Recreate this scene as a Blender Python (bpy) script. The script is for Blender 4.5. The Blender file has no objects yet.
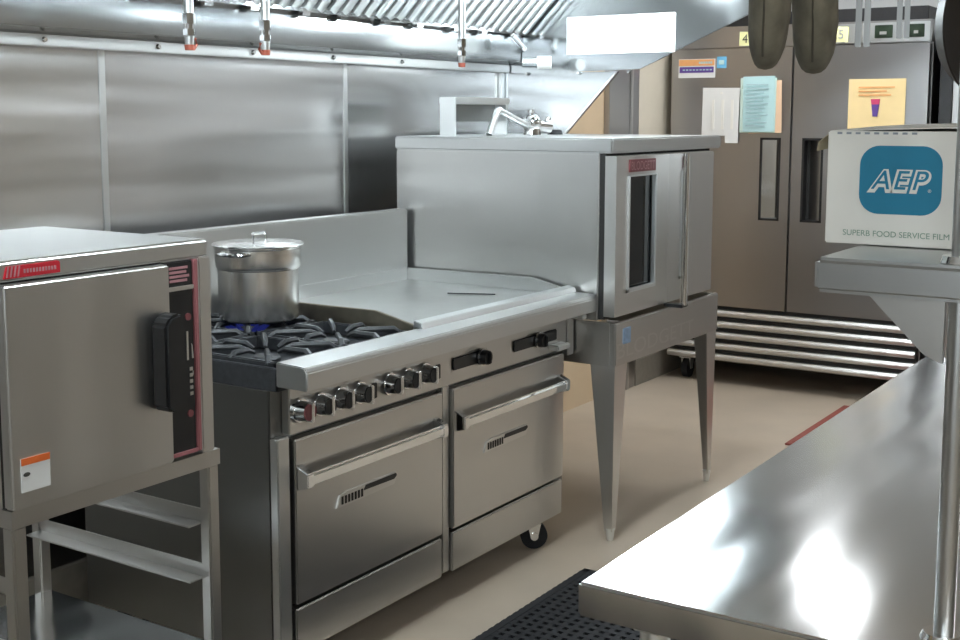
import bpy, bmesh, math, random
from mathutils import Vector, Matrix
random.seed(7)
SC = bpy.context.scene
COL = SC.collection
PI = math.pi

# ------------------------------------------------------------------ materials
def new_mat(name):
    m = bpy.data.materials.new(name); m.use_nodes = True
    nt = m.node_tree
    return m, nt, nt.nodes['Principled BSDF']

def link(nt, a, ao, b, bi): nt.links.new(a.outputs[ao], b.inputs[bi])

def steel(name, col=(.6, .6, .59), rough=.28, grain=(4, 4, 220), wave=0.0, wscale=(1, 1, 1), rvar=.025, cvar=.015):
    """brushed stainless: fine grain in one direction, slow waves of the sheet"""
    m, nt, p = new_mat(name)
    tc = nt.nodes.new('ShaderNodeTexCoord')
    mp = nt.nodes.new('ShaderNodeMapping'); mp.inputs['Scale'].default_value = grain
    link(nt, tc, 'Object', mp, 'Vector')
    n = nt.nodes.new('ShaderNodeTexNoise'); n.inputs['Scale'].default_value = 3; n.inputs['Detail'].default_value = 4
    link(nt, mp, 'Vector', n, 'Vector')
    mr = nt.nodes.new('ShaderNodeMapRange')
    mr.inputs['To Min'].default_value = max(.02, rough - rvar); mr.inputs['To Max'].default_value = rough + rvar
    link(nt, n, 'Fac', mr, 'Value'); link(nt, mr, 'Result', p, 'Roughness')
    cr = nt.nodes.new('ShaderNodeMapRange'); cr.data_type = 'FLOAT_VECTOR'
    cr.inputs[9].default_value = [c * (1 - cvar) for c in col]; cr.inputs[10].default_value = [min(1, c * (1 + cvar)) for c in col]
    cx = nt.nodes.new('ShaderNodeCombineXYZ')
    for i in range(3): link(nt, n, 'Fac', cx, i)
    link(nt, cx, 'Vector', cr, 6)
    link(nt, cr, 'Vector', p, 'Base Color')
    p.inputs['Metallic'].default_value = 1
    if wave:
        mp2 = nt.nodes.new('ShaderNodeMapping'); mp2.inputs['Scale'].default_value = wscale
        link(nt, tc, 'Object', mp2, 'Vector')
        n2 = nt.nodes.new('ShaderNodeTexNoise'); n2.inputs['Scale'].default_value = 1; n2.inputs['Detail'].default_value = 1.5
        link(nt, mp2, 'Vector', n2, 'Vector')
        b2 = nt.nodes.new('ShaderNodeBump'); b2.inputs['Strength'].default_value = 1; b2.inputs['Distance'].default_value = wave
        link(nt, n2, 'Fac', b2, 'Height'); link(nt, b2, 'Normal', p, 'Normal')
    return m

def matte(name, col, rough=.6, var=.08, scale=30, bump=0.0, metallic=0.0):
    m, nt, p = new_mat(name)
    tc = nt.nodes.new('ShaderNodeTexCoord')
    n = nt.nodes.new('ShaderNodeTexNoise'); n.inputs['Scale'].default_value = scale; n.inputs['Detail'].default_value = 5
    link(nt, tc, 'Object', n, 'Vector')
    r = nt.nodes.new('ShaderNodeValToRGB')
    r.color_ramp.elements[0].position = .3; r.color_ramp.elements[1].position = .7
    r.color_ramp.elements[0].color = [c * (1 - var) for c in col] + [1]
    r.color_ramp.elements[1].color = [min(1, c * (1 + var)) for c in col] + [1]
    link(nt, n, 'Fac', r, 'Fac'); link(nt, r, 'Color', p, 'Base Color')
    p.inputs['Roughness'].default_value = rough; p.inputs['Metallic'].default_value = metallic
    if bump:
        b = nt.nodes.new('ShaderNodeBump'); b.inputs['Strength'].default_value = .5; b.inputs['Distance'].default_value = bump
        link(nt, n, 'Fac', b, 'Height'); link(nt, b, 'Normal', p, 'Normal')
    return m

def glow(name, col, strength):
    m, nt, p = new_mat(name)
    p.inputs['Base Color'].default_value = (*[c * .8 for c in col], 1)
    p.inputs['Emission Color'].default_value = (*col, 1); p.inputs['Emission Strength'].default_value = strength
    return m

M = {}
M['steel_h'] = steel('steel_brushed_along', (.60, .605, .60), 0.32, (3, 3, 160), .0)
M['steel_v'] = steel('steel_brushed_upright', (.60, .595, .58), 0.32, (160, 160, 3), .012, (4, 4, .3))
M['steel_wall'] = steel('steel_wall_sheet', (.62, .62, .62), 0.23, (2, 2, 150), .022, (.4, 1, 4.6))
M['steel_hood'] = steel('steel_hood_sheet', (.52, .54, .555), 0.13, (60, 4, 4), .004, (1.2, 1.2, 1.2))
M['steel_range'] = steel('steel_range_front', (.55, .54, .52), 0.315, (3, 3, 160), .0)
M['steel_plenum'] = steel('plenum_sheet_dark_reflection', (.34, .35, .355), .19, (60, 4, 4), .004, (1.2, 1.2, 1.2))  # hood steel darkened in colour, standing in for the dark interior it reflects
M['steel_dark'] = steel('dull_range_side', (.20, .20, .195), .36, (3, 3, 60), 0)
M['steel_fridge'] = steel('steel_fridge_door', (.44, .43, .43), 0.32, (2, 2, 170), .004, (.5, .5, 2.5))
M['steel_table'] = steel('steel_worn_tabletop', (.72, .72, .71), .16, (2.5, 60, 4), .02, (.8, 3.4, 2))
M['steel_soft'] = steel('steel_satin', (.62, .61, .59), .36, (20, 20, 20), 0)
M['griddle'] = steel('griddle_plate_steel', (.52, .53, .52), 0.36, (6, 6, 6), .002, (4, 4, 4), .05, .12)
M['burnt'] = steel('scorched_steel', (.30, .27, .21), .4, (8, 8, 8), 0, (1, 1, 1), .1, .3)
M['alu'] = steel('pot_aluminium', (.84, .83, .81), .24, (50, 50, 3), 0)
M['chrome'] = steel('chrome', (.78, .78, .78), .08, (5, 5, 5), 0, rvar=.03, cvar=.02)
M['galv'] = steel('pipe_plated', (.78, .80, .80), 0.33, (20, 20, 20), 0)
M['iron'] = matte('cast_iron', (.028, .03, .034), .45, .3, 60, .0008)
M['black'] = matte('black_plastic', (.012, .012, .013), .4, .2)
M['rubber'] = matte('black_rubber', (.007, .0075, .010), .75, .25, 40, .0006)
M['floor'] = matte('floor_beige_vinyl', (.44, .365, .285), .38, .07, 3.5)
M['cream'] = matte('cream_paint', (.66, .60, .49), .6, .03, 8)
M['plaster'] = matte('white_plaster', (.70, .71, .71), .6, .03, 8)
M['dim'] = matte('added_panel_brown', (.10, .09, .075), .6, .1, 5)  # for the dark panel added on the left wall
M['grey_wall'] = matte('grey_paint', (.40, .365, .31), .6, .03, 8)
M['tan'] = matte('tan_paint', (.62, .48, .32), .6, .03, 8)
M['ceil'] = matte('ceiling_tile', (.72, .72, .70), .85, .05, 90, .001)
M['base'] = matte('baseboard_vinyl', (.20, .18, .15), .5, .08)
M['white'] = matte('white_paper', (.82, .82, .80), .7, .02, 12)
M['carton'] = matte('white_carton', (.88, .86, .80), .65, .03, 14)
M['teal'] = matte('teal_print', (.012, .22, .37), .55, .04)
M['green'] = matte('green_print', (.24, .36, .27), .6, .05)
M['aqua'] = matte('pale_blue_paper', (.52, .76, .78), .7, .03, 12)
M['aqua2'] = matte('pale_green_paper', (.66, .82, .74), .7, .03, 12)
M['peach'] = matte('peach_paper', (.90, .62, .42), .7, .03, 12)
M['butter'] = matte('pale_orange_paper', (.90, .70, .36), .7, .04, 9)
M['yellow'] = matte('yellow_sticky', (.86, .85, .44), .7, .03, 12)
M['ink'] = matte('grey_ink', (.30, .33, .36), .7, .05)
M['inkd'] = matte('dark_ink', (.06, .06, .05), .7, .05)
M['pale_ink'] = matte('pale_ink', (.42, .60, .64), .7, .05)
M['magenta'] = matte('magenta_print', (.62, .06, .16), .6, .05)
M['purple'] = matte('purple_print', (.12, .06, .30), .6, .05)
M['orange'] = matte('orange_print', (.80, .16, .03), .6, .05)
M['lorange'] = matte('light_orange_print', (.86, .42, .16), .6, .05)
M['blue'] = matte('blue_print', (.18, .52, .80), .6, .05)
M['blue2'] = matte('faded_blue_print', (.25, .36, .52), .6, .25, 60)
M['red'] = matte('red_badge', (.52, .015, .03), .4, .08)
M['dred'] = matte('dull_red_badge', (.20, .055, .06), .4, .08)
M['pink'] = matte('pink_strip', (.40, .15, .16), .5, .06)
M['pinkpr'] = matte('pink_lettering', (.44, .22, .24), .5, .06)
M['mitt'] = matte('grey_olive_cloth', (.19, .17, .125), .95, .35, 22, .003)
M['mittd'] = matte('dark_stitch', (.08, .07, .052), .95, .2)
M['pan'] = matte('dark_pan', (.022, .016, .013), .5, .35, 14, 0, .1)
M['redmat'] = matte('red_mat', (.22, .05, .035), .7, .12)
M['redcap'] = matte('red_brown_cap', (.30, .07, .04), .5, .12)
M['glassd'] = matte('dark_oven_glass', (.010, .013, .016), .06, .1)
M['disp'] = matte('display_dark_green', (.03, .045, .03), .15, .5, 25)
M['dark'] = matte('dark_gap', (.015, .014, .013), .7, .1)
M['lens'] = glow('light_diffuser', (.93, .97, 1.0), 9.0)
M['fill_glow'] = glow('fill_light_pane', (.86, .95, 1.0), 3.3)  # glow of the added window, brightens what faces the camera
M['globe'] = glow('lamp_globe', (.86, .96, 1.0), 125.0)
M['flame'] = glow('gas_flame', (.02, .03, .22), .2)
M['flap'] = matte('torn_brown_tape', (.42, .36, .24), .7, .1)

# ------------------------------------------------------------------ mesh helpers
class MB:
    def __init__(s): s.bm = bmesh.new()
    def _add(s, b2):
        me = bpy.data.meshes.new('t'); b2.to_mesh(me); b2.free(); s.bm.from_mesh(me); bpy.data.meshes.remove(me)
    def box(s, x0, x1, y0, y1, z0, z1, bev=0.0, seg=2):
        b = bmesh.new(); bmesh.ops.create_cube(b, size=1)
        for v in b.verts:
            v.co = ((x0 + x1) / 2 + v.co.x * (x1 - x0), (y0 + y1) / 2 + v.co.y * (y1 - y0), (z0 + z1) / 2 + v.co.z * (z1 - z0))
        if bev: bmesh.ops.bevel(b, geom=b.edges[:], offset=bev, segments=seg, affect='EDGES', clamp_overlap=True)
        s._add(b); return s
    def prism(s, pts, axis, a0, a1, bev=0.0):
        """pts in the two other axes (in x,y,z order), pushed along axis"""
        b = bmesh.new()
        def P(u, v, w): return {'x': (w, u, v), 'y': (u, w, v), 'z': (u, v, w)}[axis]
        lo = [b.verts.new(P(u, v, a0)) for u, v in pts]; hi = [b.verts.new(P(u, v, a1)) for u, v in pts]
        b.faces.new(lo); b.faces.new(hi[::-1]); n = len(pts)
        for i in range(n): b.faces.new((lo[i], hi[i], hi[(i + 1) % n], lo[(i + 1) % n]))
        bmesh.ops.recalc_face_normals(b, faces=b.faces[:])
        if bev: bmesh.ops.bevel(b, geom=b.edges[:], offset=bev, segments=2, affect='EDGES', clamp_overlap=True)
        s._add(b); return s
    def cyl(s, p0, p1, r0, r1=None, seg=20, caps=True):
        if r1 is None: r1 = r0
        p0, p1 = Vector(p0), Vector(p1); d = p1 - p0
        b = bmesh.new()
        bmesh.ops.create_cone(b, cap_ends=caps, segments=seg, radius1=r0, radius2=max(r1, 1e-5), depth=d.length)
        bmesh.ops.transform(b, matrix=Matrix.Translation((p0 + p1) / 2) @ d.to_track_quat('Z', 'Y').to_matrix().to_4x4(), verts=b.verts)
        s._add(b); return s
    def tube(s, path, r, seg=12):
        path = [Vector(p) for p in path]; b = bmesh.new(); rings = []
        up = Vector((0, 0, 1))
        for i, p in enumerate(path):
            t = (path[min(i + 1, len(path) - 1)] - path[max(i - 1, 0)]).normalized()
            a = t.cross(up)
            if a.length < 1e-3: a = t.cross(Vector((0, 1, 0)))
            a.normalize(); c = a.cross(t)
            rr = r[i] if isinstance(r, (list, tuple)) else r
            rings.append([b.verts.new(p + (a * math.cos(2 * PI * k / seg) + c * math.sin(2 * PI * k / seg)) * rr) for k in range(seg)])
        for i in range(len(rings) - 1):
            for k in range(seg): b.faces.new((rings[i][k], rings[i][(k + 1) % seg], rings[i + 1][(k + 1) % seg], rings[i + 1][k]))
        b.faces.new(rings[0][::-1]); b.faces.new(rings[-1])
        bmesh.ops.recalc_face_normals(b, faces=b.faces[:])
        s._add(b); return s
    def lathe(s, prof, c, seg=48, mat=None):
        b = bmesh.new(); rings = []
        for r, z in prof:
            if r < 1e-6: rings.append([b.verts.new((0, 0, z))])
            else: rings.append([b.verts.new((r * math.cos(2 * PI * k / seg), r * math.sin(2 * PI * k / seg), z)) for k in range(seg)])
        for A, B in zip(rings, rings[1:]):
            for k in range(seg):
                k2 = (k + 1) % seg
                if len(A) == 1 and len(B) == 1: continue
                if len(A) == 1: b.faces.new((A[0], B[k], B[k2]))
                elif len(B) == 1: b.faces.new((A[k], B[0], A[k2]))
                else: b.faces.new((A[k], B[k], B[k2], A[k2]))
        bmesh.ops.recalc_face_normals(b, faces=b.faces[:])
        T = Matrix.Translation(c) @ (mat or Matrix.Identity(4))
        bmesh.ops.transform(b, matrix=T, verts=b.verts)
        s._add(b); return s
    def quadstrip(s, pts_a, pts_b, th):
        """a thin sheet with real thickness between two edge lines"""
        b = bmesh.new(); n = len(pts_a)
        A = [Vector(p) for p in pts_a]; B = [Vector(p) for p in pts_b]
        nr = [((A[min(i + 1, n - 1)] - A[max(i - 1, 0)]).cross(B[i] - A[i])).normalized() * (th / 2) for i in range(n)]
        q = [[b.verts.new(A[i] + nr[i]) for i in range(n)], [b.verts.new(B[i] + nr[i]) for i in range(n)],
             [b.verts.new(B[i] - nr[i]) for i in range(n)], [b.verts.new(A[i] - nr[i]) for i in range(n)]]
        for i in range(n - 1):
            for k in range(4): b.faces.new((q[k][i], q[k][i + 1], q[(k + 1) % 4][i + 1], q[(k + 1) % 4][i]))
        b.faces.new([q[k][0] for k in range(4)]); b.faces.new([q[k][n - 1] for k in range(4)][::-1])
        bmesh.ops.recalc_face_normals(b, faces=b.faces[:])
        s._add(b); return s
    def sphere(s, c, r, sc=(1, 1, 1), seg=20):
        b = bmesh.new(); bmesh.ops.create_uvsphere(b, u_segments=seg, v_segments=seg // 2, radius=r)
        for v in b.verts: v.co = (c[0] + v.co.x * sc[0], c[1] + v.co.y * sc[1], c[2] + v.co.z * sc[2])
        s._add(b); return s
    def build(s, name, mat, parent=None, label=None):
        me = bpy.data.meshes.new(name)
        o0 = ORG.get(parent.name, Vector((0, 0, 0))) if parent else Vector((0, 0, 0))
        own = Vector((0, 0, 0))
        if not parent:
            own = sum((v.co for v in s.bm.verts), Vector()) / max(1, len(s.bm.verts))
            own.z = min(v.co.z for v in s.bm.verts)
            o0 = own
        for v in s.bm.verts: v.co -= o0
        s.bm.to_mesh(me); s.bm.free()
        me.materials.append(M[mat] if isinstance(mat, str) else mat)
        for p in me.polygons: p.use_smooth = True
        me.set_sharp_from_angle(angle=math.radians(32))
        o = bpy.data.objects.new(name, me); COL.objects.link(o)
        if parent: o.parent = parent; ORG[o.name] = ORG.get(parent.name, Vector((0, 0, 0)))
        else: o.location = own; ORG[o.name] = own
        if label: o['label'] = label
        return o
ORG = {}

def tag(o, label, cat, group=None, kind=None):
    o['label'] = label; o['category'] = cat
    if group: o['group'] = group
    if kind: o['kind'] = kind
    return o
def thing(name, loc, label, cat, group=None, local=False, rot=(0, 0, 0)):
    o = bpy.data.objects.new(name, None); COL.objects.link(o)
    o.empty_display_size = .05; o.location = loc; o.rotation_euler = rot
    ORG[o.name] = Vector((0, 0, 0)) if local else Vector(loc)
    return tag(o, label, cat, group)
def struct(name, mb, mat):
    o = mb.build(name, mat); o['kind'] = 'structure'; return o

def lettering(name, text, c, right, up, height, mat, parent, width=None, offset=0.0, shear=0.0, depth=.0006, label=None, scale=None):
    cu = bpy.data.curves.new('f', 'FONT'); cu.body = text; cu.align_x = 'CENTER'; cu.align_y = 'CENTER'
    cu.size = 1; cu.offset = offset; cu.shear = shear; cu.extrude = .0
    t = bpy.data.objects.new('f', cu); COL.objects.link(t)
    bpy.context.view_layer.update()
    me = bpy.data.meshes.new_from_object(t); bpy.data.objects.remove(t)
    xs = [v.co.x for v in me.vertices]; ys = [v.co.y for v in me.vertices]
    cx, cy = (min(xs) + max(xs)) / 2, (min(ys) + max(ys)) / 2
    k = height / (max(ys) - min(ys)); kx = width / (max(xs) - min(xs)) if width else k
    if scale: k = kx = scale
    right, up = Vector(right).normalized(), Vector(up).normalized(); nrm = right.cross(up); c = Vector(c)
    o0 = ORG[parent.name]
    for v in me.vertices:
        v.co = c + right * ((v.co.x - cx) * kx) + up * ((v.co.y - cy) * k) + nrm * depth - o0
    me.name = name; me.materials.clear(); me.materials.append(M[mat])
    o = bpy.data.objects.new(name, me); COL.objects.link(o); o.parent = parent; ORG[o.name] = o0
    if label: o['label'] = label
    return o

# ------------------------------------------------------------------ room shell
WY = 3.0
XL, XR, YF, HC = -2.4, 7.35, -2.6, 2.75
struct('floor', MB().box(XL, XR, YF, WY + .02, -.1, 0), 'floor')
struct('ceiling', MB().box(XL, XR, YF, WY + .02, HC, HC + .1), 'ceil')
struct('wall_back', MB().box(XL, XR, WY + .012, WY + .15, 0, HC), 'tan')
struct('wall_right', MB().box(XR, XR + .12, YF, WY + .02, 0, HC), 'plaster')
struct('wall_left', MB().box(XL - .12, XL, YF, WY + .02, 0, HC), 'plaster')
struct('trim_12', MB().box(XL, XL + .02, YF, WY - .02, 0, 1.25, .004), 'dim')  # unseen dark panel, added so the steel sides reflect something dark
struct('wall_front', MB().box(XL, XR, YF - .12, YF, 0, HC), 'grey_wall')
fill_win = MB()  # unseen window, added as fill light from behind the camera
for a in ((-1.75, -1.68, 1.30, 2.40), (.63, .70, 1.30, 2.40), (-1.68, .63, 1.30, 1.37), (-1.68, .63, 2.33, 2.40), (-.56, -.49, 1.37, 2.33)): fill_win.box(XL, XL + .05, *a, .004)
fill_win = struct('fill_light_window', fill_win, 'white')
MB().box(XL + .005, XL + .015, -1.68, .63, 1.37, 2.33).build('fill_pane', 'fill_glow', fill_win)
# steel sheets behind the cooking line with their cover strips
edges = [XL, 1.20, 2.515, 3.66, 4.775]
for i in range(4):
    struct('trim_%d' % (i + 1), MB().box(edges[i] + .001, edges[i + 1] - .001, WY, WY + .012, .16, 1.72), 'steel_wall')
for i in (1, 2, 3):
    struct('trim_%d' % (i + 4), MB().box(edges[i] - .012, edges[i] + .012, WY - .004, WY, .16, 1.70, .0015), 'steel_h')
struct('baseboard_back', MB().box(XL, 4.9, WY - .012, WY + .012, 0, .157, .003), 'base')
# the painted wall beyond the cooking line
struct('trim_8', MB().box(5.795, 6.035, WY - .02, WY + .012, 0, HC, .004), 'steel_fridge')
struct('trim_9', MB().box(6.035, 6.06, WY - .03, WY + .012, 0, HC, .004), 'steel_soft')
struct('trim_10', MB().box(6.06, 6.15, WY - .02, WY + .012, 0, HC, .004), 'steel_fridge')
struct('baseboard_right', MB().box(6.151, 7.35, WY - .024, WY - .012, 0, .15, .003), 'base')
struct('trim_11', MB().box(6.15, 7.35, WY - .012, WY + .012, 0, HC), 'cream')

# ------------------------------------------------------------------ ceiling lights
lights = [(5.72, 2.0), (-.6, -1.6), (6.0, -1.5)]
wherel = ['between the hood and the refrigerator', 'over the open floor behind the photographer',           'over the open floor beside the tall cabinet']
for (x, y), w in zip(lights, wherel):
    t = thing('ceiling_light', (x, y, HC - .03), 'white recessed ceiling light panel ' + w, 'light', 'ceiling light panels')
    f = MB()
    for a in ((x - .61, x + .61, y - .31, y - .285), (x - .61, x + .61, y + .285, y + .31), (x - .61, x - .585, y - .285, y + .285), (x + .585, x + .61, y - .285, y + .285)):
        f.box(*a, HC - .03, HC, .002)
    f.build('frame', 'white', t)
    MB().box(x - .585, x + .585, y - .285, y + .285, HC - .022, HC - .01).build('diffuser', 'lens', t)

# ------------------------------------------------------------------ exhaust hood
HX0, HX1 = .45, 4.775
hood = thing('exhaust_hood', ((HX0 + HX1) / 2, 2.3, 1.68), 'long stainless exhaust hood above the cooking line', 'exhaust hood')
FY, FZ = 2.88, 1.858                   # lower edge of the filters
FY2, FZ2 = 2.44, 2.30                  # upper edge
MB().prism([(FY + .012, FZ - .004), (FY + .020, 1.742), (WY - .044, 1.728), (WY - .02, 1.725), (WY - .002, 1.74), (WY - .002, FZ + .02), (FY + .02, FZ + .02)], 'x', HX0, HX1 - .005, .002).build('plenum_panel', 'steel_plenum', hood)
b = MB().box(HX0, HX1 - .005, WY - .045, WY - .002, 1.694, 1.727, .003)
b.build('lower_lip', 'steel_h', hood)
for i in range(9):
    x = 1.02 + i * .42
    MB().cyl((x, WY - .046, 1.712), (x, WY - .053, 1.712), .009, .006, 12).build('lip_bolt', 'chrome', hood)
MB().prism([(WY - .002, 1.683), (2.315, 1.698), (1.836, 1.906), (1.53, 2.04), (1.53, 2.45), (WY - .002, 2.45)], 'x', HX1, HX1 + .014, .002).build('end_panel', 'steel_hood', hood)
MB().prism([(WY - .002, 1.683), (2.315, 1.698), (1.836, 1.906), (1.53, 2.04), (1.53, 2.45), (WY - .002, 2.45)], 'x', HX0 - .014, HX0, .002).build('end_panel', 'steel_hood', hood)
sk = MB().prism([(WY - .002, 1.690), (2.42, 1.690), (2.42, 1.684), (2.66, 1.43), (WY - .002, 1.085)], 'x', HX1 - .006, HX1 + .006, .0015).build('end_skirt', 'steel_hood', hood)
sq = MB().prism([(2.412, 1.690), (2.424, 1.690), (WY - .002, 1.088), (WY - .002, 1.070)], 'x', HX1 - .012, HX1 + .010, .002).build('hem', 'chrome', sk)
MB().box(HX1 - .034, HX1 - .008, WY - .02, WY - .001, 1.30, 1.692, .003).build('corner_strip', 'galv', hood)
for yy in (2.36, 2.60, 2.86):
    MB().cyl((HX1 - .008, yy, 1.686), (HX1 - .022, yy, 1.686), .008, .006, 12).build('skirt_bolt', 'chrome', hood)
MB().box(HX0, HX1, 1.515, 1.53, 2.0, 2.45, .002).build('front_panel', 'steel_hood', hood)
MB().box(HX0, HX1 + .014, 1.515, WY - .002, 2.45, 2.47, .002).build('canopy_top', 'steel_hood', hood)
MB().box(HX0, HX1, FY2 - .08, FY2 + .01, FZ2, FZ2 + .15, .002).build('filter_header', 'steel_hood', hood)
gut = MB().prism([(FY + .016, FZ - .004), (FY - .03, FZ - .004), (FY - .03, FZ + .008), (FY + .016, FZ + .008)], 'x', HX0, HX1 - .3, .001)
gut.build('grease_gutter', 'chrome', hood)
# filters: upright rounded baffles lying on the slope
fw = .46; nf = 9; xr = HX1 - .008
dirv = Vector((0, FY2 - FY, FZ2 - FZ)); L = dirv.length; dirv.normalize(); nv = Vector((0, -dirv.z, dirv.y)) * 1.0
if nv.z > 0: nv = -nv
for i in range(nf):
    x1 = xr - i * fw; x0 = x1 - fw + .006
    m = MB()
    n = 7; st = (x1 - x0) / n
    for k in range(n):
        cx = x0 + st * (k + .5)
        prof = [(-.024, 0), (-.022, .014), (-.012, .022), (0, .025), (.012, .022), (.022, .014), (.024, 0)]
        bm = m.bm
        a = []; c = []
        for u, w in prof:
            p = Vector((cx + u, FY, FZ)) + nv * (w * .9) + dirv * .02
            a.append(bm.verts.new(p)); c.append(bm.verts.new(p + dirv * (L - .04)))
        for q in range(len(prof) - 1): bm.faces.new((a[q], a[q + 1], c[q + 1], c[q]))
        bm.faces.new(a); bm.faces.new(c[::-1])
    fo = m.build('grease_filter', 'galv', hood)
    m2 = MB()
    for s0, s1 in ((0, .022), (L - .022, L)):
        P0 = Vector((0, FY, FZ)) + dirv * s0; P1 = Vector((0, FY, FZ)) + dirv * s1
        pts = [(P0 - nv * .01), (P1 - nv * .01), (P1 + nv * .006), (P0 + nv * .006)]
        m2.prism([(p.y, p.z) for p in pts], 'x', x0, x1, .001)
    P0 = Vector((0, FY, FZ)) - nv * .012; P1 = P0 + dirv * L
    pts = [P0, P1, P1 - nv * .006, P0 - nv * .006]
    m2.prism([(p.y, p.z) for p in pts], 'x', x0, x1)
    m2.build('filter_frame', 'galv' if i % 2 else 'steel_soft', fo)
    for hx in (x0 + .1, x1 - .1):
        MB().box(hx - .02, hx + .02, FY - .022, FY - .004, FZ - .016, FZ + .002, .002).build('filter_hook', 'chrome', fo)
for x, y, z in ((1.2, 1.78, 2.355), (2.25, 1.78, 2.355), (3.3, 1.78, 2.355), (4.45, 2.1, 2.11)):
    lp = MB().cyl((x, y, 2.45), (x, y, z + .055), .03, .05, 24).build('hood_lamp', 'galv', hood)
    MB().sphere((x, y, z), .065, (1, 1, 1.1)).build('globe', 'globe', lp)

# paper sign taped to the inside of the hood end
t = thing('paper_sign', (HX1, 2.4, 1.76), 'wide white paper sign taped to the hood end panel', 'sign')
MB().box(HX1 - .003, HX1 - .001, 2.155, 2.667, 1.765, 1.926, .0006).build('sheet', 'white', t)
m = MB()
m.box(HX1 - .0036, HX1 - .003, 2.53, 2.66, 1.838, 1.842)
m.box(HX1 - .0036, HX1 - .003, 2.56, 2.655, 1.913, 1.917)
m.build('print', 'ink', t)

# fire suppression drops
hdr = MB().tube([(.6, 2.4, 2.22), (4.76, 2.4, 2.22)], .012)
tag(hdr.build('suppression_pipe', 'galv'), 'horizontal plated pipe running under the hood canopy', 'pipe')
nz = [(2.30, 1.668, 'leftmost plated nozzle pipe hanging from the hood, nearest the steam cooker side', 1),
      (2.585, 1.667, 'plated nozzle pipe with red cap hanging above the stock pot', -1),
      (3.56, 1.667, 'plated nozzle pipe hanging above the griddle near the oven', 0)]
for x, zb, lab, sgn in nz:
    t = thing('fire_suppression_nozzle', (x, 2.4, zb), lab, 'nozzle', 'hanging suppression nozzles')
    MB().cyl((x, 2.4, 1.76), (x, 2.4, 2.215), .0125).build('drop_pipe', 'galv', t)
    m = MB().cyl((x, 2.4, 1.735), (x, 2.4, 1.762), .017, .017, 6).cyl((x, 2.4, 1.70), (x, 2.4, 1.738), .010, .013)
    m.cyl((x, 2.4, 1.706), (x, 2.4, 1.722), .016, .016, 6)
    m.build('fitting', 'chrome', t)
    n_ = MB().cyl((x, 2.4, zb + .012), (x, 2.4, 1.704), .011, .013, 16); n_.build('nozzle_tip', 'galv', t)
    c_ = MB().cyl((x, 2.4, zb), (x, 2.4, zb + .014), .012, .013, 16)
    if sgn: c_.tube([(x, 2.4, zb + .008), (x + sgn * .016, 2.4, zb + .004), (x + sgn * .026, 2.4, zb + .016), (x + sgn * .02, 2.4, zb + .032)], .004, 8)
    c_.build('cap', 'redcap', t)
# small diagonal nozzle and conduit at the far end of the hood
t = thing('corner_nozzle', (4.60, 2.85, 1.83), 'short slanted plated nozzle in the far corner of the hood', 'nozzle')
MB().cyl((4.585, 2.83, 1.846), (4.645, 2.81, 1.795), .010).build('stem', 'galv', t)
MB().cyl((4.64, 2.812, 1.799), (4.655, 2.806, 1.787), .013, .011).build('tip', 'chrome', t)
t = thing('conduit_fitting', (4.68, 2.86, 1.70), 'horizontal conduit with pale end cap in the hood corner', 'conduit')
MB().cyl((4.59, 2.78, 1.728), (4.62, 2.72, 1.728), .02, .02, 20).build('tube', 'steel_hood', t)
MB().cyl((4.618, 2.723, 1.728), (4.645, 2.67, 1.728), .027, .027, 20).build('end_cap', 'white', t)

# ------------------------------------------------------------------ gas range with griddle
RX0, RX1 = 2.256, 3.77
rg = thing('gas_range', ((RX0 + RX1) / 2, 2.45, 0), 'wide stainless gas range with burners, griddle and two ovens', 'range')
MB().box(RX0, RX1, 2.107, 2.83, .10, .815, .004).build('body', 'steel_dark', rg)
MB().box(RX0, RX1, 2.79, 2.85, .80, 1.149, .004).build('backguard', 'steel_h', rg)
MB().prism([(1.98, .826), (1.98, .872), (1.988, .884), (2.0, .886), (2.082, .889), (2.082, .826)], 'x', RX0, RX1 + .006, .003).build('front_ledge', 'steel_h', rg)
MB().box(RX0 + .045, RX1 - .032, 2.08, 2.107, .692, .828, .003).build('control_panel', 'steel_range', rg)
MB().box(RX1 - .03, RX1 + .012, 2.073, 2.107, .665, .826, .003).build('end_cap', 'steel_soft', rg)
MB().box(RX1 - .02, RX1 + .01, 2.02, 2.074, .795, .813, .003).build('drawer_tab', 'galv', rg)
MB().box(3.615, 3.70, 2.04, 2.081, .702, .722, .004).build('drawer_tab', 'galv', rg)
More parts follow.
